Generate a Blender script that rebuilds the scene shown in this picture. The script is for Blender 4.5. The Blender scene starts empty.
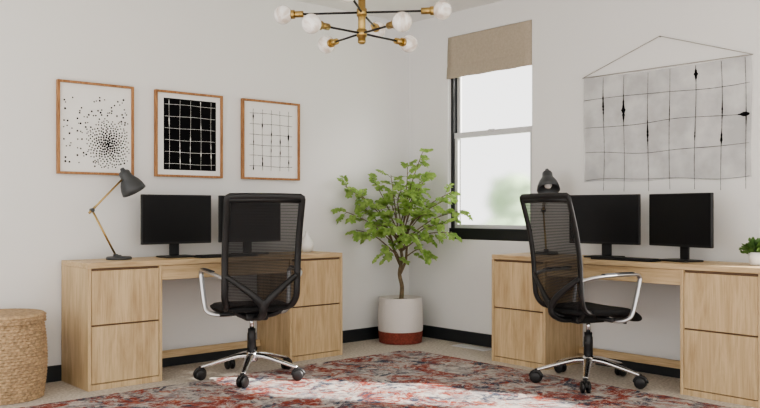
import bpy, bmesh, math, random
from mathutils import Vector, Matrix, noise
random.seed(7)
S = bpy.context.scene
COL = S.collection

# ------------------------------------------------------------ materials
def new_mat(name):
    m = bpy.data.materials.new(name); m.use_nodes = True
    nt = m.node_tree
    return m, nt, nt.nodes['Principled BSDF']
def pmat(name, col, rough=0.5, metal=0.0, bump=0.0, bscale=200.0, var=0.0, spec=0.5, vscale=4.0):
    m, nt, p = new_mat(name)
    p.inputs['Base Color'].default_value = (*col, 1)
    p.inputs['Roughness'].default_value = rough
    p.inputs['Metallic'].default_value = metal
    p.inputs['Specular IOR Level'].default_value = spec
    tc = nt.nodes.new('ShaderNodeTexCoord')
    if bump > 0:
        n = nt.nodes.new('ShaderNodeTexNoise'); n.inputs['Scale'].default_value = bscale
        n.inputs['Detail'].default_value = 3
        b = nt.nodes.new('ShaderNodeBump'); b.inputs['Strength'].default_value = bump
        b.inputs['Distance'].default_value = 0.004
        nt.links.new(tc.outputs['Object'], n.inputs['Vector'])
        nt.links.new(n.outputs['Fac'], b.inputs['Height'])
        nt.links.new(b.outputs['Normal'], p.inputs['Normal'])
    if var > 0:
        n2 = nt.nodes.new('ShaderNodeTexNoise'); n2.inputs['Scale'].default_value = vscale
        r = nt.nodes.new('ShaderNodeValToRGB')
        r.color_ramp.elements[0].position = 0.3; r.color_ramp.elements[1].position = 0.7
        r.color_ramp.elements[0].color = (*[c*(1-var) for c in col], 1)
        r.color_ramp.elements[1].color = (*[min(1, c*(1+var)) for c in col], 1)
        nt.links.new(tc.outputs['Object'], n2.inputs['Vector'])
        nt.links.new(n2.outputs['Fac'], r.inputs['Fac'])
        nt.links.new(r.outputs['Color'], p.inputs['Base Color'])
    return m
def wood(name, c1, c2, axis, scale=1.0, rough=0.5):
    m, nt, p = new_mat(name)
    p.inputs['Roughness'].default_value = rough
    tc = nt.nodes.new('ShaderNodeTexCoord'); mp = nt.nodes.new('ShaderNodeMapping')
    sc = [12*scale]*3; sc[axis] = 1.3*scale
    mp.inputs['Scale'].default_value = sc
    n = nt.nodes.new('ShaderNodeTexNoise'); n.inputs['Scale'].default_value = 1.6
    n.inputs['Detail'].default_value = 7; n.inputs['Roughness'].default_value = 0.65
    n.inputs['Distortion'].default_value = 0.8
    r = nt.nodes.new('ShaderNodeValToRGB')
    r.color_ramp.elements[0].position = 0.30; r.color_ramp.elements[1].position = 0.62
    r.color_ramp.elements[0].color = (*c1, 1); r.color_ramp.elements[1].color = (*c2, 1)
    mp2 = nt.nodes.new('ShaderNodeMapping'); sc2 = [90*scale]*3; sc2[axis] = 3.5*scale; mp2.inputs['Scale'].default_value = sc2
    n2 = nt.nodes.new('ShaderNodeTexNoise'); n2.inputs['Scale'].default_value = 1.5; n2.inputs['Detail'].default_value = 3
    r2 = nt.nodes.new('ShaderNodeValToRGB'); r2.color_ramp.elements[0].position = .34; r2.color_ramp.elements[1].position = .5
    r2.color_ramp.elements[0].color = (.86, .83, .79, 1); r2.color_ramp.elements[1].color = (1, 1, 1, 1)
    mx = nt.nodes.new('ShaderNodeMix'); mx.data_type = 'RGBA'; mx.blend_type = 'MULTIPLY'; mx.inputs[0].default_value = 1
    nt.links.new(tc.outputs['Object'], mp2.inputs['Vector']); nt.links.new(mp2.outputs[0], n2.inputs['Vector'])
    nt.links.new(n2.outputs['Fac'], r2.inputs['Fac'])
    nt.links.new(tc.outputs['Object'], mp.inputs['Vector'])
    nt.links.new(mp.outputs['Vector'], n.inputs['Vector'])
    nt.links.new(n.outputs['Fac'], r.inputs['Fac'])
    nt.links.new(r.outputs['Color'], mx.inputs[6]); nt.links.new(r2.outputs['Color'], mx.inputs[7])
    nt.links.new(mx.outputs[2], p.inputs['Base Color'])
    b = nt.nodes.new('ShaderNodeBump'); b.inputs['Strength'].default_value = 0.08
    nt.links.new(n.outputs['Fac'], b.inputs['Height']); nt.links.new(b.outputs['Normal'], p.inputs['Normal'])
    return m

M_WALL = pmat('wall_paint', (0.80, 0.795, 0.785), 0.85, bump=0.05, bscale=260, spec=0.2)
M_CEIL = pmat('ceiling_paint', (0.86, 0.85, 0.84), 0.9, spec=0.1)
M_BASE = pmat('baseboard_charcoal', (0.022, 0.026, 0.030), 0.45)
M_WOODV = wood('oak_vertical', (0.44, 0.305, 0.165), (0.64, 0.485, 0.295), 2)
M_WOODH = wood('oak_horizontal', (0.46, 0.32, 0.175), (0.65, 0.495, 0.305), 0)
M_WOODD = pmat('oak_groove_shadow', (0.16, 0.10, 0.06), 0.7)
M_FRAMEW = wood('frame_wood', (0.22, 0.095, 0.035), (0.46, 0.235, 0.10), 2, 4.0)
M_BLACK = pmat('black_plastic', (0.012, 0.012, 0.013), 0.45)
M_SEAT = pmat('black_upholstery', (0.012, 0.012, 0.013), 0.9, bump=0.4, bscale=500)
M_SCREEN = pmat('monitor_glass', (0.008, 0.008, 0.009), 0.4, spec=0.3)
M_CHROME = pmat('polished_aluminium', (0.72, 0.72, 0.73), 0.22, 1.0)
M_ARM = pmat('satin_aluminium', (0.58, 0.58, 0.59), 0.32, 0.95)
M_BRASS = pmat('brass', (0.48, 0.34, 0.14), 0.32, 1.0)
M_LAMPG = pmat('lamp_grey', (0.055, 0.058, 0.061), 0.42)
M_PAPER = pmat('art_paper', (0.84, 0.83, 0.81), 0.9)
M_INK = pmat('ink_black', (0.006, 0.006, 0.007), 0.9, spec=0.1)
M_WHITE = pmat('white_ceramic', (0.82, 0.81, 0.79), 0.3)
M_SASH = pmat('sash_white', (0.66, 0.66, 0.67), 0.4)
M_WINB = pmat('window_frame_black', (0.018, 0.020, 0.022), 0.4)
M_SHADE = pmat('shade_linen', (0.45, 0.385, 0.305), 0.95, bump=0.5, bscale=350, var=0.06, vscale=60)
M_TRUNK = pmat('bark', (0.20, 0.15, 0.09), 0.9, bump=0.7, bscale=60, var=0.3, vscale=30)
M_TWIG = pmat('green_twig', (0.16, 0.20, 0.07), 0.8)
M_SOIL = pmat('soil', (0.04, 0.03, 0.02), 1.0, bump=0.8, bscale=90)
M_POTW = pmat('pot_woven_white', (0.74, 0.70, 0.67), 0.9, bump=0.6, bscale=150)
M_POTR = pmat('pot_woven_rust', (0.25, 0.06, 0.04), 0.9, bump=0.6, bscale=150, var=0.25, vscale=60)
M_RATTAN = pmat('rattan', (0.42, 0.295, 0.175), 0.75, bump=0.5, bscale=160, var=0.3, vscale=45)
M_STRING = pmat('string', (0.35, 0.33, 0.30), 0.9)

def leaf_mat(name, c1, c2, tr=.35):
    m, nt, p = new_mat(name)
    p.inputs['Roughness'].default_value = 0.5
    g = nt.nodes.new('ShaderNodeTexCoord'); n = nt.nodes.new('ShaderNodeTexNoise')
    n.inputs['Scale'].default_value = 22
    r = nt.nodes.new('ShaderNodeValToRGB')
    r.color_ramp.elements[0].position = .35; r.color_ramp.elements[1].position = .65
    r.color_ramp.elements[0].color = (*c1, 1); r.color_ramp.elements[1].color = (*c2, 1)
    nt.links.new(g.outputs['Object'], n.inputs['Vector']); nt.links.new(n.outputs['Fac'], r.inputs['Fac'])
    nt.links.new(r.outputs['Color'], p.inputs['Base Color'])
    t = nt.nodes.new('ShaderNodeBsdfTranslucent'); nt.links.new(r.outputs['Color'], t.inputs['Color'])
    mx = nt.nodes.new('ShaderNodeMixShader'); mx.inputs[0].default_value = tr
    nt.links.new(p.outputs[0], mx.inputs[1]); nt.links.new(t.outputs[0], mx.inputs[2])
    nt.links.new(mx.outputs[0], nt.nodes['Material Output'].inputs['Surface'])
    return m
M_LEAF = leaf_mat('leaf_green', (0.24, 0.39, 0.09), (0.45, 0.60, 0.20), .42)
M_LEAF2 = leaf_mat('leaf_dark', (0.05, 0.12, 0.03), (0.14, 0.26, 0.07))

def mesh_fabric():
    m, nt, p = new_mat('chair_mesh_fabric')
    p.inputs['Base Color'].default_value = (0.010, 0.010, 0.011, 1); p.inputs['Roughness'].default_value = 0.8
    tc = nt.nodes.new('ShaderNodeTexCoord')
    w = nt.nodes.new('ShaderNodeTexWave'); w.bands_direction = 'Z'; w.inputs['Scale'].default_value = 34
    nt.links.new(tc.outputs['Object'], w.inputs['Vector'])
    r = nt.nodes.new('ShaderNodeMapRange'); r.inputs['To Min'].default_value = 0.70; r.inputs['To Max'].default_value = 0.92
    nt.links.new(w.outputs['Fac'], r.inputs['Value'])
    t = nt.nodes.new('ShaderNodeBsdfTransparent')
    mx = nt.nodes.new('ShaderNodeMixShader')
    nt.links.new(r.outputs[0], mx.inputs[0]); nt.links.new(t.outputs[0], mx.inputs[1]); nt.links.new(p.outputs[0], mx.inputs[2])
    nt.links.new(mx.outputs[0], nt.nodes['Material Output'].inputs['Surface'])
    return m
M_MESH = mesh_fabric()

def tapestry_mat():
    m, nt, p = new_mat('sheer_fabric')
    p.inputs['Roughness'].default_value = 0.95
    tc = nt.nodes.new('ShaderNodeTexCoord'); n = nt.nodes.new('ShaderNodeTexNoise'); n.inputs['Scale'].default_value = 4
    n.inputs['Detail'].default_value = 6
    r = nt.nodes.new('ShaderNodeValToRGB'); r.color_ramp.elements[0].position = .38; r.color_ramp.elements[1].position = .62
    r.color_ramp.elements[0].color = (.54, .545, .55, 1); r.color_ramp.elements[1].color = (.77, .77, .77, 1)
    nt.links.new(tc.outputs['Object'], n.inputs['Vector']); nt.links.new(n.outputs['Fac'], r.inputs['Fac'])
    nt.links.new(r.outputs['Color'], p.inputs['Base Color'])
    t = nt.nodes.new('ShaderNodeBsdfTransparent'); mx = nt.nodes.new('ShaderNodeMixShader'); mx.inputs[0].default_value = .52
    nt.links.new(t.outputs[0], mx.inputs[1]); nt.links.new(p.outputs[0], mx.inputs[2])
    nt.links.new(mx.outputs[0], nt.nodes['Material Output'].inputs['Surface'])
    return m
M_TAP = tapestry_mat()

def carpet_mat():
    m, nt, p = new_mat('carpet_beige')
    p.inputs['Roughness'].default_value = 1.0; p.inputs['Specular IOR Level'].default_value = .1
    tc = nt.nodes.new('ShaderNodeTexCoord')
    n = nt.nodes.new('ShaderNodeTexNoise'); n.inputs['Scale'].default_value = 60; n.inputs['Detail'].default_value = 6
    r = nt.nodes.new('ShaderNodeValToRGB'); r.color_ramp.elements[0].position = .3; r.color_ramp.elements[1].position = .7
    r.color_ramp.elements[0].color = (.42, .38, .33, 1); r.color_ramp.elements[1].color = (.70, .645, .575, 1)
    nt.links.new(tc.outputs['Object'], n.inputs['Vector']); nt.links.new(n.outputs['Fac'], r.inputs['Fac'])
    nt.links.new(r.outputs['Color'], p.inputs['Base Color'])
    b = nt.nodes.new('ShaderNodeBump'); b.inputs['Strength'].default_value = .5; b.inputs['Distance'].default_value = .01
    nt.links.new(n.outputs['Fac'], b.inputs['Height']); nt.links.new(b.outputs['Normal'], p.inputs['Normal'])
    return m
M_CARPET = carpet_mat()

def rug_mat():
    m, nt, p = new_mat('rug_distressed')
    p.inputs['Roughness'].default_value = 1.0; p.inputs['Specular IOR Level'].default_value = .1
    N = nt.nodes.new; L = nt.links.new
    tc = N('ShaderNodeTexCoord')
    def noise_(scale, det, dist=0, off=0, rough=.6):
        mm = N('ShaderNodeMapping'); mm.inputs['Location'].default_value = (off, off*1.7, 0)
        L(tc.outputs['Object'], mm.inputs['Vector'])
        n = N('ShaderNodeTexNoise'); n.inputs['Scale'].default_value = scale; n.inputs['Detail'].default_value = det
        n.inputs['Distortion'].default_value = dist; n.inputs['Roughness'].default_value = rough
        L(mm.outputs[0], n.inputs['Vector']); return n.outputs['Fac']
    def ramp(f, a, b):
        r = N('ShaderNodeValToRGB'); r.color_ramp.elements[0].position = a; r.color_ramp.elements[1].position = b
        L(f, r.inputs['Fac']); return r.outputs['Color']
    def mix(fac, a, b):
        x = N('ShaderNodeMix'); x.data_type = 'RGBA'; L(fac, x.inputs[0])
        for i, v in ((6, a), (7, b)):
            if isinstance(v, tuple): x.inputs[i].default_value = (*v, 1)
            else: L(v, x.inputs[i])
        return x.outputs[2]
    base = mix(ramp(noise_(8, 9, 1.0, 0, .75), .42, .58), (.52, .48, .44), (.22, .21, .225))
    c = mix(ramp(noise_(3.4, 10, 1.2, 11, .80), .475, .54), base, (.25, .05, .035))
    c = mix(ramp(noise_(4.5, 10, 1.2, 23, .80), .515, .57), c, (.055, .068, .10))
    c = mix(ramp(noise_(7, 10, 1.0, 37, .8), .56, .61), c, (.37, .12, .07))
    c = mix(ramp(noise_(11, 10, 1.0, 51, .84), .51, .61), c, (.58, .54, .50))
    L(c, p.inputs['Base Color'])
    b = N('ShaderNodeBump'); b.inputs['Strength'].default_value = .35; b.inputs['Distance'].default_value = .006
    L(noise_(220, 3), b.inputs['Height']); L(b.outputs['Normal'], p.inputs['Normal'])
    return m
M_RUG = rug_mat()

# ------------------------------------------------------------ mesh helpers
def finish(bm, name, mat, parent=None, smooth=False, loc=None, rot=None):
    bmesh.ops.recalc_face_normals(bm, faces=bm.faces)
    me = bpy.data.meshes.new(name); bm.to_mesh(me); bm.free()
    mats = mat if isinstance(mat, (list, tuple)) else [mat]
    for k in mats: me.materials.append(k)
    if smooth:
        for f in me.polygons: f.use_smooth = True
    o = bpy.data.objects.new(name, me); COL.objects.link(o)
    if parent: o.parent = parent
    if loc: o.location = loc
    if rot: o.rotation_euler = rot
    return o
def empty(name, loc, rz=0):
    e = bpy.data.objects.new(name, None); e.location = loc; e.rotation_euler = (0, 0, rz)
    e.empty_display_size = .1; COL.objects.link(e); return e
def add_box(bm, x0, x1, y0, y1, z0, z1, bevel=0, mi=0):
    vs = [bm.verts.new((x, y, z)) for x in (x0, x1) for y in (y0, y1) for z in (z0, z1)]
    idx = [(0,1,3,2),(4,6,7,5),(0,4,5,1),(2,3,7,6),(0,2,6,4),(1,5,7,3)]
    fs = [bm.faces.new([vs[i] for i in q]) for q in idx]
    for f in fs: f.material_index = mi
    if bevel:
        es = list({e for f in fs for e in f.edges})
        r = bmesh.ops.bevel(bm, geom=es, offset=bevel, segments=2, affect='EDGES', profile=.5)
        for f in r['faces']: f.material_index = mi
def box(name, x0, x1, y0, y1, z0, z1, mat, parent=None, bevel=0):
    bm = bmesh.new(); add_box(bm, x0, x1, y0, y1, z0, z1, bevel)
    return finish(bm, name, mat, parent)
def catmull(pts, n=8):
    P = [Vector(p) for p in pts]; out = []
    for i in range(len(P)-1):
        p0 = P[max(i-1, 0)]; p1 = P[i]; p2 = P[i+1]; p3 = P[min(i+2, len(P)-1)]
        for k in range(n):
            t = k/n
            out.append(0.5*((2*p1)+(-p0+p2)*t+(2*p0-5*p1+4*p2-p3)*t*t+(-p0+3*p1-3*p2+p3)*t**3))
    out.append(P[-1]); return out
def add_tube(bm, pts, r, seg=10, closed=False, flat=1.0, up=None, mi=0):
    n = len(pts); P = [Vector(p) for p in pts]
    R = r if isinstance(r, (list, tuple)) else [r]*n
    if len(R) != n: R = [R[0] + (R[-1]-R[0])*i/(n-1) for i in range(n)]
    rings = []; prev = None
    for i in range(n):
        if closed: t = P[(i+1) % n]-P[i-1]
        else: t = P[min(i+1, n-1)]-P[max(i-1, 0)]
        if t.length < 1e-9: t = Vector((0, 0, 1))
        t.normalize()
        if up is not None: a = Vector(up)
        elif prev is not None: a = prev
        else: a = Vector((0, 0, 1)) if abs(t.z) < .9 else Vector((1, 0, 0))
        u = a - t*a.dot(t)
        if u.length < 1e-5: u = t.orthogonal()
        u.normalize(); v = t.cross(u); prev = u
        rings.append([bm.verts.new(P[i]+u*math.cos(2*math.pi*k/seg)*R[i]*flat+v*math.sin(2*math.pi*k/seg)*R[i]) for k in range(seg)])
    m = n if closed else n-1
    for i in range(m):
        A = rings[i]; B = rings[(i+1) % n]
        for k in range(seg):
            f = bm.faces.new((A[k], A[(k+1) % seg], B[(k+1) % seg], B[k])); f.material_index = mi; f.smooth = True
    if not closed:
        for q in (rings[0], rings[-1]):
            f = bm.faces.new(q); f.material_index = mi
def add_lathe(bm, prof, seg=32, M=None, mi=0, rf=None):
    M = M or Matrix.Identity(4); rings = []
    for r, z in prof:
        ring = []
        for k in range(seg):
            a = 2*math.pi*k/seg; rr = r if rf is None else r+rf(a, z, r)
            ring.append(bm.verts.new(M @ Vector((rr*math.cos(a), rr*math.sin(a), z))))
        rings.append(ring)
    for A, B in zip(rings, rings[1:]):
        for k in range(seg):
            f = bm.faces.new((A[k], A[(k+1) % seg], B[(k+1) % seg], B[k])); f.smooth = True; f.material_index = mi
    for q, pr in ((rings[0], prof[0]), (rings[-1], prof[-1])):
        f = bm.faces.new(q); f.material_index = mi
def lathe(name, prof, mat, parent=None, seg=32, M=None, rf=None):
    bm = bmesh.new(); add_lathe(bm, prof, seg, M, 0, rf); return finish(bm, name, mat, parent)
def align(p, d):
    d = Vector(d).normalized()
    return Matrix.Translation(Vector(p)) @ d.to_track_quat('Z', 'Y').to_matrix().to_4x4()

# ------------------------------------------------------------ room shell
H = 2.70; T = .14
box('floor', -7, T, -7.2, T, -.1, 0, M_CARPET)
box('ceiling', -7, T, -7.2, T, H, H+.1, M_CEIL)
box('wall_left', -7, 0, 0, T, 0, H, M_WALL)
WY0, WY1, WZ0, WZ1 = -1.343, -.470, .84, 2.505
SY0, SY1, SZ0, SZ1 = -4.85, -3.6, .95, 2.05  # out-of-view opening, sized to shape the sun patch on the rug
bm = bmesh.new()
add_box(bm, 0, T, WY1, T, 0, H)
add_box(bm, 0, T, WY0, WY1, 0, WZ0); add_box(bm, 0, T, WY0, WY1, WZ1, H)
add_box(bm, 0, T, SY1, WY0, 0, H)
add_box(bm, 0, T, SY0, SY1, 0, SZ0); add_box(bm, 0, T, SY0, SY1, SZ1, H)
add_box(bm, 0, T, -7.2, SY0, 0, H)
finish(bm, 'wall_right', M_WALL)
box('baseboard_left', -7, 0, -.014, 0, 0, .10, M_BASE, bevel=.003)
box('baseboard_right', -.014, 0, -7.2, -.014, 0, .10, M_BASE, bevel=.003)

def window(name, y0, y1, z0, z1, black_bottom, glass=True):
    w = empty(name, (0, 0, 0))
    bm = bmesh.new(); t = .028
    add_box(bm, .035, .115, y0, y0+t, z0, z1, .002); add_box(bm, .035, .115, y1-t, y1, z0, z1, .002)
    add_box(bm, .035, .115, y0+t, y1-t, z1-t, z1, .002); add_box(bm, .012, .115, y0+.001, y1-.001, z0, z0+black_bottom, .003)
    finish(bm, 'outer_frame', M_WINB, w)
    zm = z0+(z1-z0)*.525; a0 = y0+t; a1 = y1-t; s = .03
    bm = bmesh.new()
    add_box(bm, .05, .075, a0, a0+s, z0+black_bottom, zm, .002); add_box(bm, .05, .075, a1-s, a1, z0+black_bottom, zm, .002)
    add_box(bm, .05, .075, a0+s, a1-s, z0+black_bottom, z0+black_bottom+.03, .002); add_box(bm, .045, .075, a0, a1, zm-.045, zm, .002)
    add_box(bm, .08, .105, a0, a0+s, zm-.03, z1-t, .002); add_box(bm, .08, .105, a1-s, a1, zm-.03, z1-t, .002)
    add_box(bm, .08, .105, a0+s, a1-s, z1-t-.03, z1-t, .002); add_box(bm, .08, .105, a0+s, a1-s, zm-.03, zm, .002)
    add_box(bm, .035, .05, (a0+a1)/2-.03, (a0+a1)/2+.03, zm-.012, zm+.005, .002)
    finish(bm, 'sashes', M_SASH, w)
    if glass:
        m, nt, p = new_mat('window_glass_soft')
        nt.nodes.remove(p)
        g = nt.nodes.new('ShaderNodeBsdfRefraction'); g.inputs['IOR'].default_value = 1.08; g.inputs['Roughness'].default_value = .25
        nt.links.new(g.outputs[0], nt.nodes['Material Output'].inputs['Surface'])
        bm = bmesh.new()
        for X, q0, q1 in ((.062, z0+black_bottom+.02, zm-.02), (.092, zm-.02, z1-t-.02)):
            vs = [bm.verts.new(v) for v in ((X, a0+s*.5, q0), (X, a1-s*.5, q0), (X, a1-s*.5, q1), (X, a0+s*.5, q1))]
            bm.faces.new(vs)
        finish(bm, 'glass', m, w)
    return w
window('window_1', WY0, WY1, WZ0, WZ1, .09)
w2 = empty('added_sun_window', (0, 0, 0))  # unseen window added to let a patch of sun onto the rug
bm = bmesh.new()
add_box(bm, .03, .11, SY0, SY0+.03, SZ0, SZ1); add_box(bm, .03, .11, SY1-.03, SY1, SZ0, SZ1)
add_box(bm, .03, .11, SY0+.03, SY1-.03, SZ0, SZ0+.04); add_box(bm, .03, .11, SY0+.03, SY1-.03, SZ1-.03, SZ1)
finish(bm, 'outer_frame', M_WINB, w2)

# roman shade
sh = empty('roman_shade', (0, 0, 0))
bm = bmesh.new()
prof = []
nz = 40; ztop = WZ1-.005; zbot = 2.165
for i in range(nz+1):
    t = i/nz; z = ztop+(zbot-ztop)*t
    x = -.004-.008*abs(math.sin(t*math.pi*1.0))-(.016*max(0, (t-.72)/.28)**.6 if t > .72 else 0)
    prof.append((x, z))
prof.append((-.02, zbot-.006)); prof += [(.018, zbot), (.018, ztop)]
ys = [WY0+.004+(WY1-WY0-.008)*k/14 for k in range(15)]
rings = [[bm.verts.new((x+.0015*math.sin(k*2.1+z*9), y, z+.002*math.sin(k*1.3)*(1 if z < 2.2 else 0))) for x, z in prof] for k, y in enumerate(ys)]
for A, B in zip(rings, rings[1:]):
    for i in range(len(prof)):
        j = (i+1) % len(prof); bm.faces.new((A[i], A[j], B[j], B[i]))
bm.faces.new(rings[0]); bm.faces.new(rings[-1])
finish(bm, 'fabric', M_SHADE, sh, True)
box('head_rail', .0, .03, WY0+.004, WY1-.004, WZ1-.03, WZ1-.002, M_SASH, sh)

# floor vent
fv = empty('floor_vent', (-.125, -.86, 0))
bm = bmesh.new(); add_box(bm, -.06, .06, -.17, .17, .0005, .006, .001)
for k in range(26):
    yy = -.155+k*.0124
    add_box(bm, -.045, .045, yy, yy+.005, .006, .009)
finish(bm, 'grille', M_SASH, fv)

# rug
bm = bmesh.new()
add_box(bm, -3.52, -.57, -4.5, -.62, .0005, .009, .003)
finish(bm, 'area_rug', M_RUG)

# ------------------------------------------------------------ desks
def desk(loc, rz):
    e = empty('office_desk', loc, rz)
    W = 1.925; D = .425; HT = .76; PW = .475
    box('desktop', 0, W, 0, D, HT-.032, HT, M_WOODH, e, .002)
    for n, a in (('pedestal_a', 0), ('pedestal_b', W-PW)):
        bm = bmesh.new(); st = .02
        add_box(bm, a, a+st, .0, D, 0, HT-.033, .001); add_box(bm, a+PW-st, a+PW, .0, D, 0, HT-.033, .001)
        add_box(bm, a+st, a+PW-st, .02, D, 0, HT-.033)
        add_box(bm, a+st, a+PW-st, .004, .02, 0, .035, .001)
        finish(bm, n, M_WOODV, e)
        g = a+st
        box(n+'_gap_shadow', g, a+PW-st, .0165, .0199, .036, HT-.034, M_WOODD, e)
        mid = .385
        for k, (z0, z1) in enumerate(((.040, mid-.005), (mid+.005, HT-.048))):
            box('%s_drawer_%d' % (n, k+1), g+.003, a+PW-st-.003, .001, .017, z0, z1, M_WOODV, e, .0025)
    box('apron_drawer', PW+.001, W-PW-.001, .012, .035, .635, HT-.034, M_WOODH, e, .002)
    box('apron_box', PW+.001, W-PW-.001, .036, D-.05, .65, HT-.034, M_WOODH, e)
    box('back_stretcher', PW+.001, W-PW-.001, D-.05, D-.028, .07, .12, M_WOODH, e, .002)
    return e
desk((-3.016, -.440, 0), 0)
desk((-.440, -1.330, 0), -math.pi/2)
DZ = .7605

# ------------------------------------------------------------ monitors
def monitor(loc, rz):
    e = empty('computer_monitor', loc, rz)
    w = .255
    bm = bmesh.new(); add_box(bm, -w, w, -.010, .012, .09, .418, .004); add_box(bm, -.14, .14, .012, .035, .14, .36, .01)
    finish(bm, 'housing', M_BLACK, e)
    box('screen', -w+.007, w-.007, -.0112, -.0100, .105, .411, M_SCREEN, e)
    bm = bmesh.new(); add_box(bm, -.035, .035, .033, .046, .012, .26, .004); finish(bm, 'stand_neck', M_BLACK, e)
    bm = bmesh.new(); add_box(bm, -.11, .11, -.075, .085, 0, .011, .004); finish(bm, 'stand_base', M_BLACK, e)
    return e
monitor((-2.310, -.19, DZ), 0)
monitor((-1.735, -.19, DZ), 0)
monitor((-.19, -2.095, DZ), -math.pi/2+math.radians(6))
monitor((-.20, -2.645, DZ), -math.pi/2+math.radians(-16))

def keyboard(loc, rz):
    e = empty('keyboard', loc, rz)
    bm = bmesh.new(); add_box(bm, -.215, .215, -.06, .06, 0, .012, .003)
    for r in range(5):
        for c in range(15):
            x = -.205+c*.0275; y = -.052+r*.0212
            add_box(bm, x, x+.024, y, y+.018, .012, .017)
    finish(bm, 'body', M_BLACK, e)
keyboard((-2.03, -.355, DZ), 0)
keyboard((-.355, -2.36, DZ), -math.pi/2)

# ------------------------------------------------------------ chairs
def chair(loc, az, base_rot=14):
    e = empty('office_chair', loc, -math.radians(az))
    bm = bmesh.new()
    add_lathe(bm, [(.001, .10), (.036, .101), (.043, .115), (.042, .15), (.034, .168), (.001, .169)], 24)
    for k in range(5):
        a = math.radians(90+72*k+base_rot); c, s = math.cos(a), math.sin(a)
        pts = [(c*r, s*r, z) for r, z in ((.02, .14), (.09, .138), (.20, .112), (.32, .080))]
        add_tube(bm, catmull(pts, 5), [.030, .017], 10, flat=.62)
    finish(bm, 'star_base', M_CHROME, e)
    bm = bmesh.new()
    for k in range(5):
        a = math.radians(90+72*k+base_rot); c, s = math.cos(a), math.sin(a)
        p = Vector((c*.325, s*.325, .035)); sw = a+math.pi/2+.5*math.sin(k*2.3)
        ax = Vector((math.cos(sw), math.sin(sw), 0))
        for sgn in (-1, 1):
            M = align(p+ax*sgn*.017-ax*.011, ax)
            add_lathe(bm, [(.001, 0), (.028, .0), (.035, .005), (.035, .017), (.028, .022), (.001, .022)], 20, M)
        M = Matrix.Translation(p)
        add_lathe(bm, [(.001, .05), (.009, .05), (.009, .0), (.001, .0)], 10, M)
        fw = Vector((-ax.y, ax.x, 0))
        hood = [p+fw*math.cos(t)*.037+Vector((0, 0, math.sin(t)*.037)) for t in [math.pi*j/8 for j in range(0, 9)]]
        add_tube(bm, hood, .010, 8)
    finish(bm, 'casters', M_BLACK, e)
    lathe('gas_column', [(.001, .165), (.028, .165), (.027, .28), (.024, .285), (.024, .31), (.001, .31)], M_BLACK, e, 20)
    lathe('gas_piston', [(.001, .31), (.014, .31), (.014, .385), (.001, .385)], M_CHROME, e, 16)
    bm = bmesh.new()
    add_box(bm, -.075, .075, -.14, .11, .375, .425, .015)
    add_tube(bm, [(-.20, .02, .405), (.20, .02, .405)], .012, 8)
    add_tube(bm, [(.07, .06, .395), (.19, .10, .39), (.225, .10, .388)], .006, 8)
    finish(bm, 'tilt_mechanism', M_BLACK, e)
    bm = bmesh.new(); nr = 9; seg = 48
    def se(a, rx, ry, p=3.2):
        c, s = math.cos(a), math.sin(a)
        return (rx*math.copysign(abs(c)**(2/p), c), ry*math.copysign(abs(s)**(2/p), s))
    def zoff(x, y):
        z = .008*(x/.24)**2
        if y > .10: z -= .045*((y-.10)/.15)**2
        if y < -.15: z += .015*((-y-.15)/.1)**2
        return z
    rows = []
    for side in (1, -1):
        seq = range(1, nr+1) if side == 1 else range(nr, 0, -1)
        for i in seq:
            f = i/nr; th = .024*math.sqrt(max(0, 1-f**6))
            ring = []
            for k in range(seg):
                x, y = se(2*math.pi*k/seg, .240*f, .260*f); y += .045
                ring.append(bm.verts.new((x, y, .450+side*th+zoff(x, y))))
            rows.append(ring)
    for A, B in zip(rows, rows[1:]):
        for k in range(seg):
            f = bm.faces.new((A[k], A[(k+1) % seg], B[(k+1) % seg], B[k])); f.smooth = True
    bm.faces.new(rows[0]); bm.faces.new(rows[-1])
    bmesh.ops.remove_doubles(bm, verts=bm.verts, dist=.0002)
    finish(bm, 'seat', M_SEAT, e)
    prof = catmull([(0, -.10, .448), (0, -.185, .470), (0, -.228, .53), (0, -.240, .64), (0, -.250, .78), (0, -.274, .92), (0, -.305, 1.04), (0, -.335, 1.14)], 6)
    n = len(prof)
    def hw(t):
        return .175+.052*min(1, t/.3)**.7+.006*max(0, (t-.3)/.7)
    L = []; Rr = []
    for i, p in enumerate(prof):
        t = i/(n-1); h = hw(t); L.append(Vector((-h, p.y, p.z))); Rr.append(Vector((h, p.y, p.z)))
    top = prof[-1]; h = hw(1)
    loop = L[:-1]+[Vector((-h+.003, top.y, top.z+.001)), Vector((-h+.014, top.y-.001, top.z+.007)), Vector((-h*.5, top.y-.004, top.z+.009)), Vector((0, top.y-.006, top.z+.009)), Vector((h*.5, top.y-.004, top.z+.009)), Vector((h-.014, top.y-.001, top.z+.007)), Vector((h-.003, top.y, top.z+.001))]+list(reversed(Rr[:-1]))
    bm = bmesh.new()
    add_tube(bm, loop, .021, 10, closed=True, flat=.55, up=(0, 1, .15))
    add_tube(bm, [Vector((-h+.01, top.y+.002, top.z-.014)), Vector((0, top.y-.004, top.z-.010)), Vector((h-.01, top.y+.002, top.z-.014))], .018, 8, flat=.5, up=(0, 1, .2))
    finish(bm, 'backrest_frame', M_BLACK, e)
    bm = bmesh.new(); nx = 10; g = []
    for i, p in enumerate(prof):
        t = i/(n-1); h = hw(t)-.008
        g.append([bm.verts.new((-h+2*h*k/nx, p.y-.014*(1-(2*k/nx-1)**2)+.004, p.z)) for k in range(nx+1)])
    for A, B in zip(g, g[1:]):
        for k in range(nx):
            f = bm.faces.new((A[k], A[k+1], B[k+1], B[k])); f.smooth = True
    finish(bm, 'backrest_mesh', M_MESH, e)
    bm = bmesh.new()
    add_tube(bm, catmull([(0, -.08, .395), (0, -.20, .400), (0, -.275, .44), (0, -.285, .52)], 6), [.030, .024], 10, flat=.6, up=(0, 1, 0.3))
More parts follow.
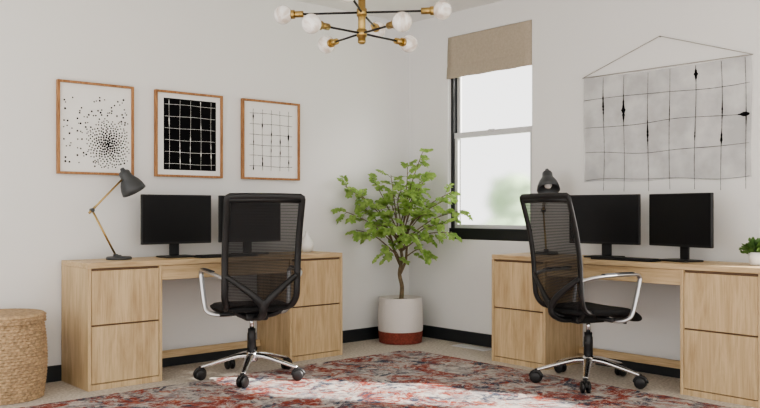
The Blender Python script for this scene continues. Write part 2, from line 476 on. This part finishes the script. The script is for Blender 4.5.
    for sx in (-1, 1):
        add_tube(bm, catmull([(0, -.282, .48), (sx*.05, -.288, .535), (sx*.13, -.272, .60), (sx*.228, -.245, .67)], 6), [.027, .015], 10, flat=.55, up=(0, 1, 0))
        add_tube(bm, catmull([(sx*.045, -.10, .40), (sx*.12, -.15, .42), (sx*.165, -.16, .46)], 6), [.018, .012], 8)
    finish(bm, 'y_support', M_BLACK, e)
    bm = bmesh.new()
    for sx in (-1, 1):
        pts = [(sx*.232, -.238, .650), (sx*.268, -.17, .672), (sx*.288, -.05, .682), (sx*.293, .08, .684), (sx*.293, .125, .681), (sx*.293, .142, .668), (sx*.292, .144, .645), (sx*.286, .126, .55), (sx*.276, .105, .455), (sx*.262, .085, .420), (sx*.22, .06, .404), (sx*.12, .03, .400)]
        P = catmull(pts, 5)
        add_tube(bm, P, .0165, 12, flat=.62)
    finish(bm, 'arm_loops', M_ARM, e)
    bm = bmesh.new()
    for sx in (-1, 1):
        add_tube(bm, catmull([(sx*.279, -.12, .689), (sx*.288, -.05, .694), (sx*.293, .09, .696)], 5), .019, 12, flat=.25, up=(0, 0, 1))
    finish(bm, 'arm_pads', M_LAMPG, e)
    return e
chair((-2.070, -.735, .009), 18, 12)
chair((-.590, -2.250, .009), 106, 12)

# ------------------------------------------------------------ wall art
def art_frame(x0, kind, W=.52):
    z0 = 1.305; Hh = .592
    e = empty('framed_art', (x0, -.004, z0))
    fw = .015; dp = .03
    bm = bmesh.new()
    add_box(bm, 0, fw, -dp, 0, 0, Hh, .001); add_box(bm, W-fw, W, -dp, 0, 0, Hh, .001)
    add_box(bm, fw, W-fw, -dp, 0, 0, fw, .001); add_box(bm, fw, W-fw, -dp, 0, Hh-fw, Hh, .001)
    finish(bm, 'wood_frame', M_FRAMEW, e)
    box('paper', fw, W-fw, -.014, -.002, fw, Hh-fw, M_PAPER, e)
    Y = -.0150
    bm = bmesh.new()
    def strip(pts, ws, y=Y, mi=0):
        vs = []
        for i, (p, w) in enumerate(zip(pts, ws)):
            a = pts[max(i-1, 0)]; b = pts[min(i+1, len(pts)-1)]
            d = Vector((b[0]-a[0], b[1]-a[1])).normalized(); nn = (-d.y, d.x)
            vs.append((bm.verts.new((p[0]+nn[0]*w, y, p[1]+nn[1]*w)), bm.verts.new((p[0]-nn[0]*w, y, p[1]-nn[1]*w))))
        for q, r in zip(vs, vs[1:]):
            f = bm.faces.new((q[0], r[0], r[1], q[1])); f.material_index = mi
    rnd = random.Random(kind*13+1)
    mats = [M_INK]
    if kind == 1:
        cnt = [0]
        def disc(x, z, r):
            cnt[0] += 1; yy = Y-cnt[0]*2e-6
            vs = [bm.verts.new((x+r*math.cos(a), yy, z+r*math.sin(a))) for a in [math.pi*2*k/12 for k in range(12)]]
            bm.faces.new(vs)
        cx, cz = .335, .20; placed = []
        for k in range(230):            # dense burst
            rr = .0083*math.sqrt(k)*(1+.0008*k); a = k*2.39996+rnd.uniform(-.05, .05)
            x = cx+rr*math.cos(a); z = cz+rr*math.sin(a)*1.08; r = .0078*(1-.40*rr/.13)
            if x > W-.03: continue
            placed.append((x, z, r)); disc(x, z, r)
        done = 0
        while done < 95:
            sg = .15 if done < 55 else .26
            x = cx+rnd.gauss(-.03, sg); z = cz+rnd.gauss(.04, sg)
            if x < .04 or x > W-.035 or z < .05 or z > Hh-.09: continue
            r = rnd.uniform(.0038, .0068)
            if any((x-q[0])**2+(z-q[1])**2 < ((r+q[2])*1.2)**2 for q in placed): continue
            placed.append((x, z, r)); disc(x, z, r); done += 1
    else:
        a0, a1, b0, b1 = (.065, W-.05, .05, Hh-.05) if kind == 2 else (.06, W-.06, .06, Hh-.06)
        mi = 0
        if kind == 2:
            vs = [bm.verts.new((x, Y, z)) for x, z in ((a0, b0), (a1, b0), (a1, b1), (a0, b1))]
            bm.faces.new(vs); mats = [M_INK, M_PAPER]; mi = 1
        y2 = Y-.0015
        for c in range(5):
            xx = a0+(a1-a0)*(c+.5)/5; pts = []; ws = []
            blobs = [rnd.random() for _ in range(3)]
            for k in range(61):
                t = k/60; w = (.0006 if kind == 2 else .0009)+.0007*rnd.random()
                for b in blobs:
                    w += (.0050 if kind == 3 else .0035)*math.exp(-((t-b)/.03)**2)*(.5+.5*math.sin(c*3+b*20)**2)
                pts.append((xx+.002*math.sin(t*5+c*2), b0+.008+(b1-b0-.016)*t)); ws.append(w)
            strip(pts, ws, y2, mi)
        for c in range(6):
            zz = b0+(b1-b0)*(c+.5)/6; pts = []; ws = []
            for k in range(41):
                t = k/40; pts.append((a0+.006+(a1-a0-.012)*t, zz+.002*math.sin(t*7+c))); ws.append((.0007+.0006*rnd.random())*(1 if kind == 2 else 1.25))
            strip(pts, ws, y2-.0002, mi)
    finish(bm, 'print', mats, e)
art_frame(-3.045, 1, .505); art_frame(-2.385, 2); art_frame(-1.70, 3, .515)

# ------------------------------------------------------------ tapestry (right wall)
tp = empty('wall_tapestry', (-.006, 0, 0))
ya, yb, za, zb = -1.815, -3.0, 1.235, 2.005
rnd = random.Random(5)
bm = bmesh.new(); nx, nz = 40, 24; g = []
def taps(u, v):
    y = ya+(yb-ya)*u; z = za+(zb-za)*v
    x = -.006-.004*math.sin(u*11+v*2)-.003*math.sin(u*23+1)
    z += -.012*math.sin(math.pi*u)*v+.006*math.sin(u*13)*(1-v)
    y += .008*math.sin(v*6)*(1 if u > .5 else -1)*abs(u-.5)
    return Vector((x, y, z))
for i in range(nx+1): g.append([bm.verts.new(taps(i/nx, .05+.95*j/nz)) for j in range(nz+1)])
for i in range(nx):
    for j in range(nz):
        f = bm.faces.new((g[i][j], g[i+1][j], g[i+1][j+1], g[i][j+1])); f.smooth = True
finish(bm, 'fabric', M_TAP, tp)
bm = bmesh.new()
def tline(fn, wfn, n, vert):
    vs = []
    for k in range(n+1):
        t = k/n; p = fn(t); w = wfn(t)
        P = taps(*p)+Vector((-.0025, 0, 0)); d = Vector((0, w, 0)) if vert else Vector((0, 0, w))
        vs.append((bm.verts.new(P+d), bm.verts.new(P-d)))
    for a, b in zip(vs, vs[1:]): bm.faces.new((a[0], b[0], b[1], a[1]))
cols = [(.135, [(.75, .006, .12)]), (.27, [(.70, .011, .12)]), (.42, [(.50, .006, .12)]), (.555, [(.62, .002, .1)]), (.70, [(.93, .010, .06), (.45, .004, .06)]), (.845, [(.40, .008, .05), (.62, .003, .1)]), (.97, [(.55, .003, .1)])]
for c, (u0, bl) in enumerate(cols):
    def wf(t, bl=bl):
        w = .0013
        for b, a, s in bl: w += a*math.exp(-((t-b)/(s*.6))**2)*(.6+.6*rnd.random())
        return w*(.7+.6*rnd.random())
    tline(lambda t, u0=u0, c=c: (u0+.003*math.sin(t*5+c), -.04+1.03*t), wf, 70, True)
for r in range(4):
    v0 = .06+.245*r
    def wh(t, r=r):
        w = .0012
        if r == 2: w += .013*math.exp(-((t-.975)/.022)**2)
        return w*(.8+.4*rnd.random())
    tline(lambda t, v0=v0, r=r: (.01+.98*t, v0+.012*math.sin(t*6+r*2)), wh, 60, False)
finish(bm, 'ink_lines', M_INK, tp)
bm = bmesh.new()
add_tube(bm, [(-.012, ya+.01, zb-.0), (-.010, -2.401, 2.21), (-.012, yb-.01, zb-.0)], .0025, 6)
add_tube(bm, [(-.010, ya+.012, zb), (-.010, yb-.012, zb)], .003, 6)
finish(bm, 'hanging_cord', M_STRING, tp)
lathe('nail', [(.001, 0), (.004, 0), (.004, .014), (.001, .014)], M_BLACK, tp, 8, align((.004, -2.401, 2.208), (-1, 0, 0)))

# ------------------------------------------------------------ desk lamps
def lamp(loc, rz, tall=1.0):
    e = empty('desk_lamp', loc, rz)
    lathe('base', [(.001, 0), (.078, 0), (.08, .004), (.08, .014), (.074, .019), (.02, .022), (.012, .03), (.001, .03)], M_LAMPG, e, 32)
    A = Vector((-.02, 0, .025)); B = Vector((-.175, 0, .315)); C = Vector((.045, 0, .535*tall))
    bm = bmesh.new()
    add_tube(bm, [A, B], .0065, 10)
    for sy in (-.006, .006): add_tube(bm, [B+Vector((0, sy, 0)), C+Vector((0, sy, 0))], .0045, 8)
    add_tube(bm, [B+Vector((-.02, 0, -.02)), B+Vector((.02, 0, .02))], .008, 8)
    finish(bm, 'brass_arms', M_BRASS, e)
    bm = bmesh.new()
    for p in (A, B, C):
        add_tube(bm, [p+Vector((0, -.016, 0)), p+Vector((0, .016, 0))], .012, 12)
    finish(bm, 'joints', M_LAMPG, e)
    dd = Vector((.50, 0, -.86)); M = align(C+Vector((-.012, 0, .022)), dd)
    bm = bmesh.new()
    add_lathe(bm, [(.001, -.030), (.012, -.030), (.016, -.014), (.030, -.006), (.036, .004), (.038, .035), (.048, .052), (.063, .075), (.074, .105), (.080, .140), (.077, .140), (.070, .105), (.058, .078), (.044, .055), (.001, .050)], 32, M)
    finish(bm, 'shade', M_LAMPG, e)
    lathe('bulb', [(.001, .05), (.012, .055), (.014, .07), (.026, .09), (.028, .105), (.02, .12), (.001, .126)], M_WHITE, e, 16, M)
    return e
lamp((-2.715, -.19, DZ), 0)
lamp((-.16, -1.60, DZ), math.radians(-135), 1.04)

# ------------------------------------------------------------ chandelier
Rv = Vector((.7524, -.6587, 0)); Fv = Vector((.6587, .7524, 0))
ce = empty('chandelier', (-2.01, -1.76, 0), math.radians(-41.2))
def marble():
    m, nt, p = new_mat('globe_alabaster')
    tc = nt.nodes.new('ShaderNodeTexCoord'); n = nt.nodes.new('ShaderNodeTexNoise'); n.inputs['Scale'].default_value = 7
    n.inputs['Distortion'].default_value = 3
    r = nt.nodes.new('ShaderNodeValToRGB'); r.color_ramp.elements[0].position = .35; r.color_ramp.elements[1].position = .6
    r.color_ramp.elements[0].color = (.62, .54, .48, 1); r.color_ramp.elements[1].color = (.88, .86, .84, 1)
    nt.links.new(tc.outputs['Object'], n.inputs['Vector']); nt.links.new(n.outputs['Fac'], r.inputs['Fac'])
    nt.links.new(r.outputs['Color'], p.inputs['Base Color']); p.inputs['Roughness'].default_value = .18
    nt.links.new(r.outputs['Color'], p.inputs['Emission Color']); p.inputs['Emission Strength'].default_value = .08
    return m
M_GLOBE = marble()
bm = bmesh.new()
add_tube(bm, [(0, 0, 2.0), (0, 0, 2.25)], .021, 16)
add_tube(bm, [(0, 0, 2.25), (0, 0, 2.68)], .009, 12)
add_lathe(bm, [(.001, 1.990), (.014, 1.992), (.022, 2.0), (.022, 2.012), (.001, 2.012)], 16)
for z in (2.05, 2.165): add_lathe(bm, [(.001, z-.02), (.028, z-.02), (.028, z+.02), (.001, z+.02)], 20)
add_lathe(bm, [(.001, 2.665), (.06, 2.668), (.065, 2.675), (.065, H-.001), (.001, H-.001)], 28)
finish(bm, 'brass_stem', M_BRASS, ce)
bmr = bmesh.new(); bms = bmesh.new(); bmg = bmesh.new()
for z, ends in ((2.165, ((-.44, .05), (.44, -.05), (.085, .44), (-.06, -.44))), (2.05, ((-.258, -.24), (.270, .28), (-.215, .31), (.215, -.28)))):
    for ex, ey in ends:
        d = Vector((ex, ey, 0)); L_ = d.length; d.normalize()
        o = Vector((0, 0, z))
        add_tube(bmr, [o, o+d*(L_-.09)], .006, 8)
        add_tube(bms, [o+d*(L_-.115), o+d*(L_-.045)], .018, 14)
        add_tube(bms, [o+d*(L_-.065), o+d*(L_-.04)], .025, 14)
        bmesh.ops.create_uvsphere(bmg, u_segments=28, v_segments=18, radius=.052, matrix=Matrix.Translation(o+d*L_))
finish(bmr, 'black_rods', M_BLACK, ce); finish(bms, 'brass_sockets', M_BRASS, ce); finish(bmg, 'globes', M_GLOBE, ce, True)

# ------------------------------------------------------------ tree in woven pot
PX, PY = -.345, -.265
pe = empty('potted_tree', (PX, PY, 0))
def knit(a, z, r): return .0028*math.sin(a*40)*math.sin(z*2*math.pi/.024) if r > .1 else 0
def prof_rows(f, z0, z1, n): return [(f(z0+(z1-z0)*i/n), z0+(z1-z0)*i/n) for i in range(n+1)]
fr = lambda z: .172+.012*math.sin(min(1, z/.36)*math.pi)
lathe('pot_base_band', [(.001, .001)]+prof_rows(fr, .002, .095, 20)+[(.001, .095)], M_POTR, pe, 160, rf=knit)
lathe('pot_body', [(.001, .0955)]+prof_rows(fr, .0956, .365, 60)+[(.158, .368), (.155, .33), (.001, .33)], M_POTW, pe, 160, rf=knit)
lathe('soil', [(.001, .331), (.153, .331), (.1, .345), (.001, .348)], M_SOIL, pe, 24)
rnd = random.Random(21)
bmt = bmesh.new(); bml = bmesh.new(); bmw = bmesh.new()
def W3(lat, dep, z):
    p = Rv*lat+Fv*dep
    return Vector((min(p.x, -PX-.06), min(p.y, -PY-.06), z))
trunk = catmull([(.005, 0, .33), (.012, .0, .45), (-.008, 0, .56), (.012, 0, .68), (0, 0, .80), (.02, -.0, .95)], 8)
trunk = [W3(p.x, p.y, p.z) for p in trunk]
add_tube(bmt, trunk, [.019, .009], 10)
add_tube(bmt, catmull([W3(.0, 0, .56), W3(.04, -.02, .66), W3(.05, -.03, .76), W3(.06, -.05, .9), W3(.12, -.05, 1.05)], 6), [.012, .006], 8)
add_tube(bmt, catmull([W3(.0, 0, .62), W3(-.05, -.02, .74), W3(-.08, -.03, .86), W3(-.13, -.05, .98)], 6), [.011, .006], 8)
def leaf(bm, p, d, n, L, w):
    s = d.cross(n).normalized()
    a = bm.verts.new(p); b = bm.verts.new(p+d*L*.3+s*w); c = bm.verts.new(p+d*L*.7+s*w*.9-n*L*.05); t = bm.verts.new(p+d*L-n*L*.12)
    e_ = bm.verts.new(p+d*L*.7-s*w*.9-n*L*.05); f = bm.verts.new(p+d*L*.3-s*w)
    bm.faces.new((a, b, c, t)); bm.faces.new((a, t, e_, f))
def clampw(v): return Vector((min(v.x, -PX-.05), min(v.y, -PY-.05), v.z))
def frond(p, d, L):
    pts = []
    q = p.copy(); dd = d.copy(); n = 6
    for i in range(n+1):
        pts.append(q.copy()); dd = (dd+Vector((0, 0, -.08))).normalized(); q = clampw(q+dd*L/n)
    add_tube(bmw, pts, [.0016, .0008], 4)
    for i in range(2, n+1):
        t = (pts[i]-pts[i-1])
        if t.length < 1e-5: continue
        t.normalize(); sd = t.cross(Vector((0, 0, 1)))
        if sd.length < .05: sd = Vector((1, 0, 0))
        sd.normalize()
        for sg in (-1, 1):
            dv = (t*.55+sd*sg*.8+Vector((0, 0, rnd.uniform(-.5, .25)))).normalized()
            nn = (Vector((0, 0, .6))+Vector((rnd.uniform(-1.0, .2), rnd.uniform(-1.2, .0), 0))-dv*.2).normalized()
            leaf(bml, pts[i], dv, nn, rnd.uniform(.032, .046), rnd.uniform(.011, .016))
    leaf(bml, pts[-1], dd, Vector((-.3, -.5, .8)).normalized(), .045, .014)
tips = [(.19, -.05, 1.58, 1.0), (.06, .0, 1.44, .95), (-.08, -.12, 1.36, .9), (-.22, -.08, 1.32, .85), (-.45, -.12, 1.27, .85), (-.48, -.22, 1.08, .8), (-.36, -.15, .92, .72),
        (-.14, -.2, .76, .66), (.40, -.15, 1.22, .85), (.49, -.28, 1.08, .8), (.40, -.2, .90, .75), (.22, -.15, .74, .68), (.24, -.05, 1.40, .95), (.07, -.22, 1.12, .9),
        (-.22, -.28, 1.12, .85), (.2, -.32, 1.05, .85), (-.05, -.35, .96, .8), (-.36, -.02, 1.14, .8), (.12, .02, 1.22, .95), (-.10, .0, 1.18, .95),
        (.0, -.25, 1.24, .95), (-.33, -.25, 1.2, .85), (.33, -.3, 1.15, .85), (.15, -.2, 1.3, .95), (-.2, -.3, .96, .8), (.08, -.35, .88, .75), (.34, -.3, .98, .78)]
for lat, dep, z, zs in tips:
    st = W3(rnd.uniform(-.01, .02), 0, zs-rnd.uniform(0, .08)); en = W3(lat, dep, z)
    mid = (st+en)/2+Vector((rnd.uniform(-.03, .03), rnd.uniform(-.03, .03), .06))
    pts = [clampw(p) for p in catmull([st, mid, en], 10)]
    add_tube(bmt, pts, [.006, .002], 6)
    L_ = (en-st).length; nf = int(5+L_*9)
    for k in range(nf):
        t = .36+.64*(k/(nf-1)); i = min(int(t*(len(pts)-1)), len(pts)-2)
        p = pts[i]; ax = (pts[i+1]-pts[i]).normalized()
        sd = ax.cross(Vector((0, 0, 1)))
        if sd.length < .05: sd = Vector((1, 0, 0))
        sd.normalize(); sg = 1 if k % 2 else -1
        d = (ax*.5+sd*sg*rnd.uniform(.3, .9)+Vector((rnd.uniform(-.3, .3), rnd.uniform(-.4, .2), rnd.uniform(-.6, .7)))).normalized()
        frond(p, d, rnd.uniform(.08, .14)*(1-.2*t))
for b_ in (bml, bmw, bmt):
    for v in b_.verts:
        v.co.x = min(v.co.x, -PX-.03); v.co.y = min(v.co.y, -PY-.03)
finish(bmt, 'trunk_and_branches', M_TRUNK, pe); finish(bmw, 'twigs', M_TWIG, pe); finish(bml, 'leaves', M_LEAF, pe)

# ------------------------------------------------------------ rattan basket
be = empty('rattan_basket', (-3.435, -.27, 0))
def weave(a, z, r):
    if r < .1: return 0
    row = int(z/.018); return .0028*math.sin(a*44+(row % 2)*math.pi)+.0030*math.sin(z/.018*2*math.pi)
fb = lambda z: .207+.020*math.sin(min(1, max(0, z/.45))*math.pi)
lathe('body', [(.001, .001)]+prof_rows(fb, .002, .432, 144)+[(.001, .433)], M_RATTAN, be, 300, rf=weave)
lathe('lid', [(.001, .434)]+prof_rows(lambda z: .219, .435, .474, 14)+[(.215, .482), (.208, .486)]+[(.2-.0125*i, .487+.0018*(i % 2)) for i in range(15)]+[(.001, .489)], M_RATTAN, be, 300, rf=weave)

# ------------------------------------------------------------ small plant, vase
sp = empty('potted_succulent', (-.22, -3.135, DZ))
lathe('pot', [(.001, 0), (.038, 0), (.046, .01), (.05, .04), (.05, .075), (.046, .075), (.045, .062), (.001, .062)], M_WHITE, sp, 28)
bm = bmesh.new(); rnd = random.Random(3)
for k in range(60):
    a = rnd.random()*6.283; el = rnd.uniform(.15, 1.3)
    d = Vector((math.cos(a)*math.cos(el), math.sin(a)*math.cos(el), math.sin(el)))
    p0 = Vector((0, 0, .06)); L_ = rnd.uniform(.05, .085)
    add_tube(bm, [p0, p0+d*L_], .0012, 4)
    for j in range(3):
        dv = (d+Vector((rnd.uniform(-.7, .7), rnd.uniform(-.7, .7), rnd.uniform(-.3, .4)))).normalized()
        leaf(bm, p0+d*L_*(.7+.15*j), dv, dv.orthogonal().normalized(), .032, .010)
finish(bm, 'leaves', M_LEAF2, sp)
lathe('white_vase', [(.001, 0), (.028, 0), (.045, .02), (.052, .05), (.046, .08), (.026, .105), (.016, .125), (.015, .15), (.019, .158), (.015, .157), (.012, .13), (.001, .12)], M_WHITE, None, 28).location = (-1.22, -.17, DZ)

# ------------------------------------------------------------ outdoors
M_GRASS = pmat('lawn', (0.50, 0.58, 0.42), 1.0, var=.2, vscale=.6)
M_TREEOUT = pmat('outdoor_foliage', (0.38, 0.50, 0.32), 1.0, var=.3, vscale=2.5)
box('outdoor_lawn', 1.0, 60, -40, 60, -3.1, -3.0, M_GRASS)
rnd = random.Random(9)
for i, (x, y, z, r) in enumerate(((9, 5.5, .05, 1.0), (10.5, 8.0, .3, 1.2), (12, 5.2, .2, 1.1), (13, 10, .7, 1.4), (9.5, 3.2, -.1, .9), (15, 7.5, .6, 1.4), (12, 3.5, 0, 1.0), (7.5, 4.6, -.15, .8), (8.2, 6.6, .2, .9))):
    bm = bmesh.new()
    for j in range(5):
        c = Vector((rnd.uniform(-.6, .6), rnd.uniform(-.6, .6), rnd.uniform(-.5, .5)))*r
        bmesh.ops.create_icosphere(bm, subdivisions=4, radius=r*rnd.uniform(.5, .75), matrix=Matrix.Translation(c))
    for v in bm.verts:
        v.co += v.co.normalized()*(noise.noise(v.co*3.5)*.22+noise.noise(v.co*9)*.1)*r
    add_tube(bm, [(0, 0, -z-2.999), (0, 0, 0)], .12, 8)
    o = finish(bm, 'outdoor_tree', M_TREEOUT, None, True); o.location = (x, y, z)

# ------------------------------------------------------------ light
w = bpy.data.worlds.new('sky'); S.world = w; w.use_nodes = True
bg = w.node_tree.nodes['Background']; bg.inputs['Color'].default_value = (1.0, .99, .98, 1); bg.inputs['Strength'].default_value = 2.2
sd = bpy.data.lights.new('sun', 'SUN'); sd.energy = 17; sd.angle = math.radians(1.5); sd.color = (1, .95, .88)
so = bpy.data.objects.new('sun', sd); COL.objects.link(so)
el = math.radians(25); h = Vector((-.56, .83, 0)).normalized()
dirv = h*math.cos(el)+Vector((0, 0, -math.sin(el)))
so.rotation_euler = dirv.to_track_quat('-Z', 'Y').to_euler(); so.location = (4, -9, 5)
try:
    S.view_settings.look = 'AgX - Medium High Contrast'
except Exception as ex:
    print(ex)

# ------------------------------------------------------------ camera
cd = bpy.data.cameras.new('camera'); co = bpy.data.objects.new('camera', cd); COL.objects.link(co)
co.location = (-4.966, -5.289, 1.07); co.rotation_euler = (math.pi/2, 0, math.radians(-41.2))
cd.sensor_width = 36; cd.lens = 36*834/760; cd.shift_y = 7/760; cd.clip_start = .05
S.camera = co
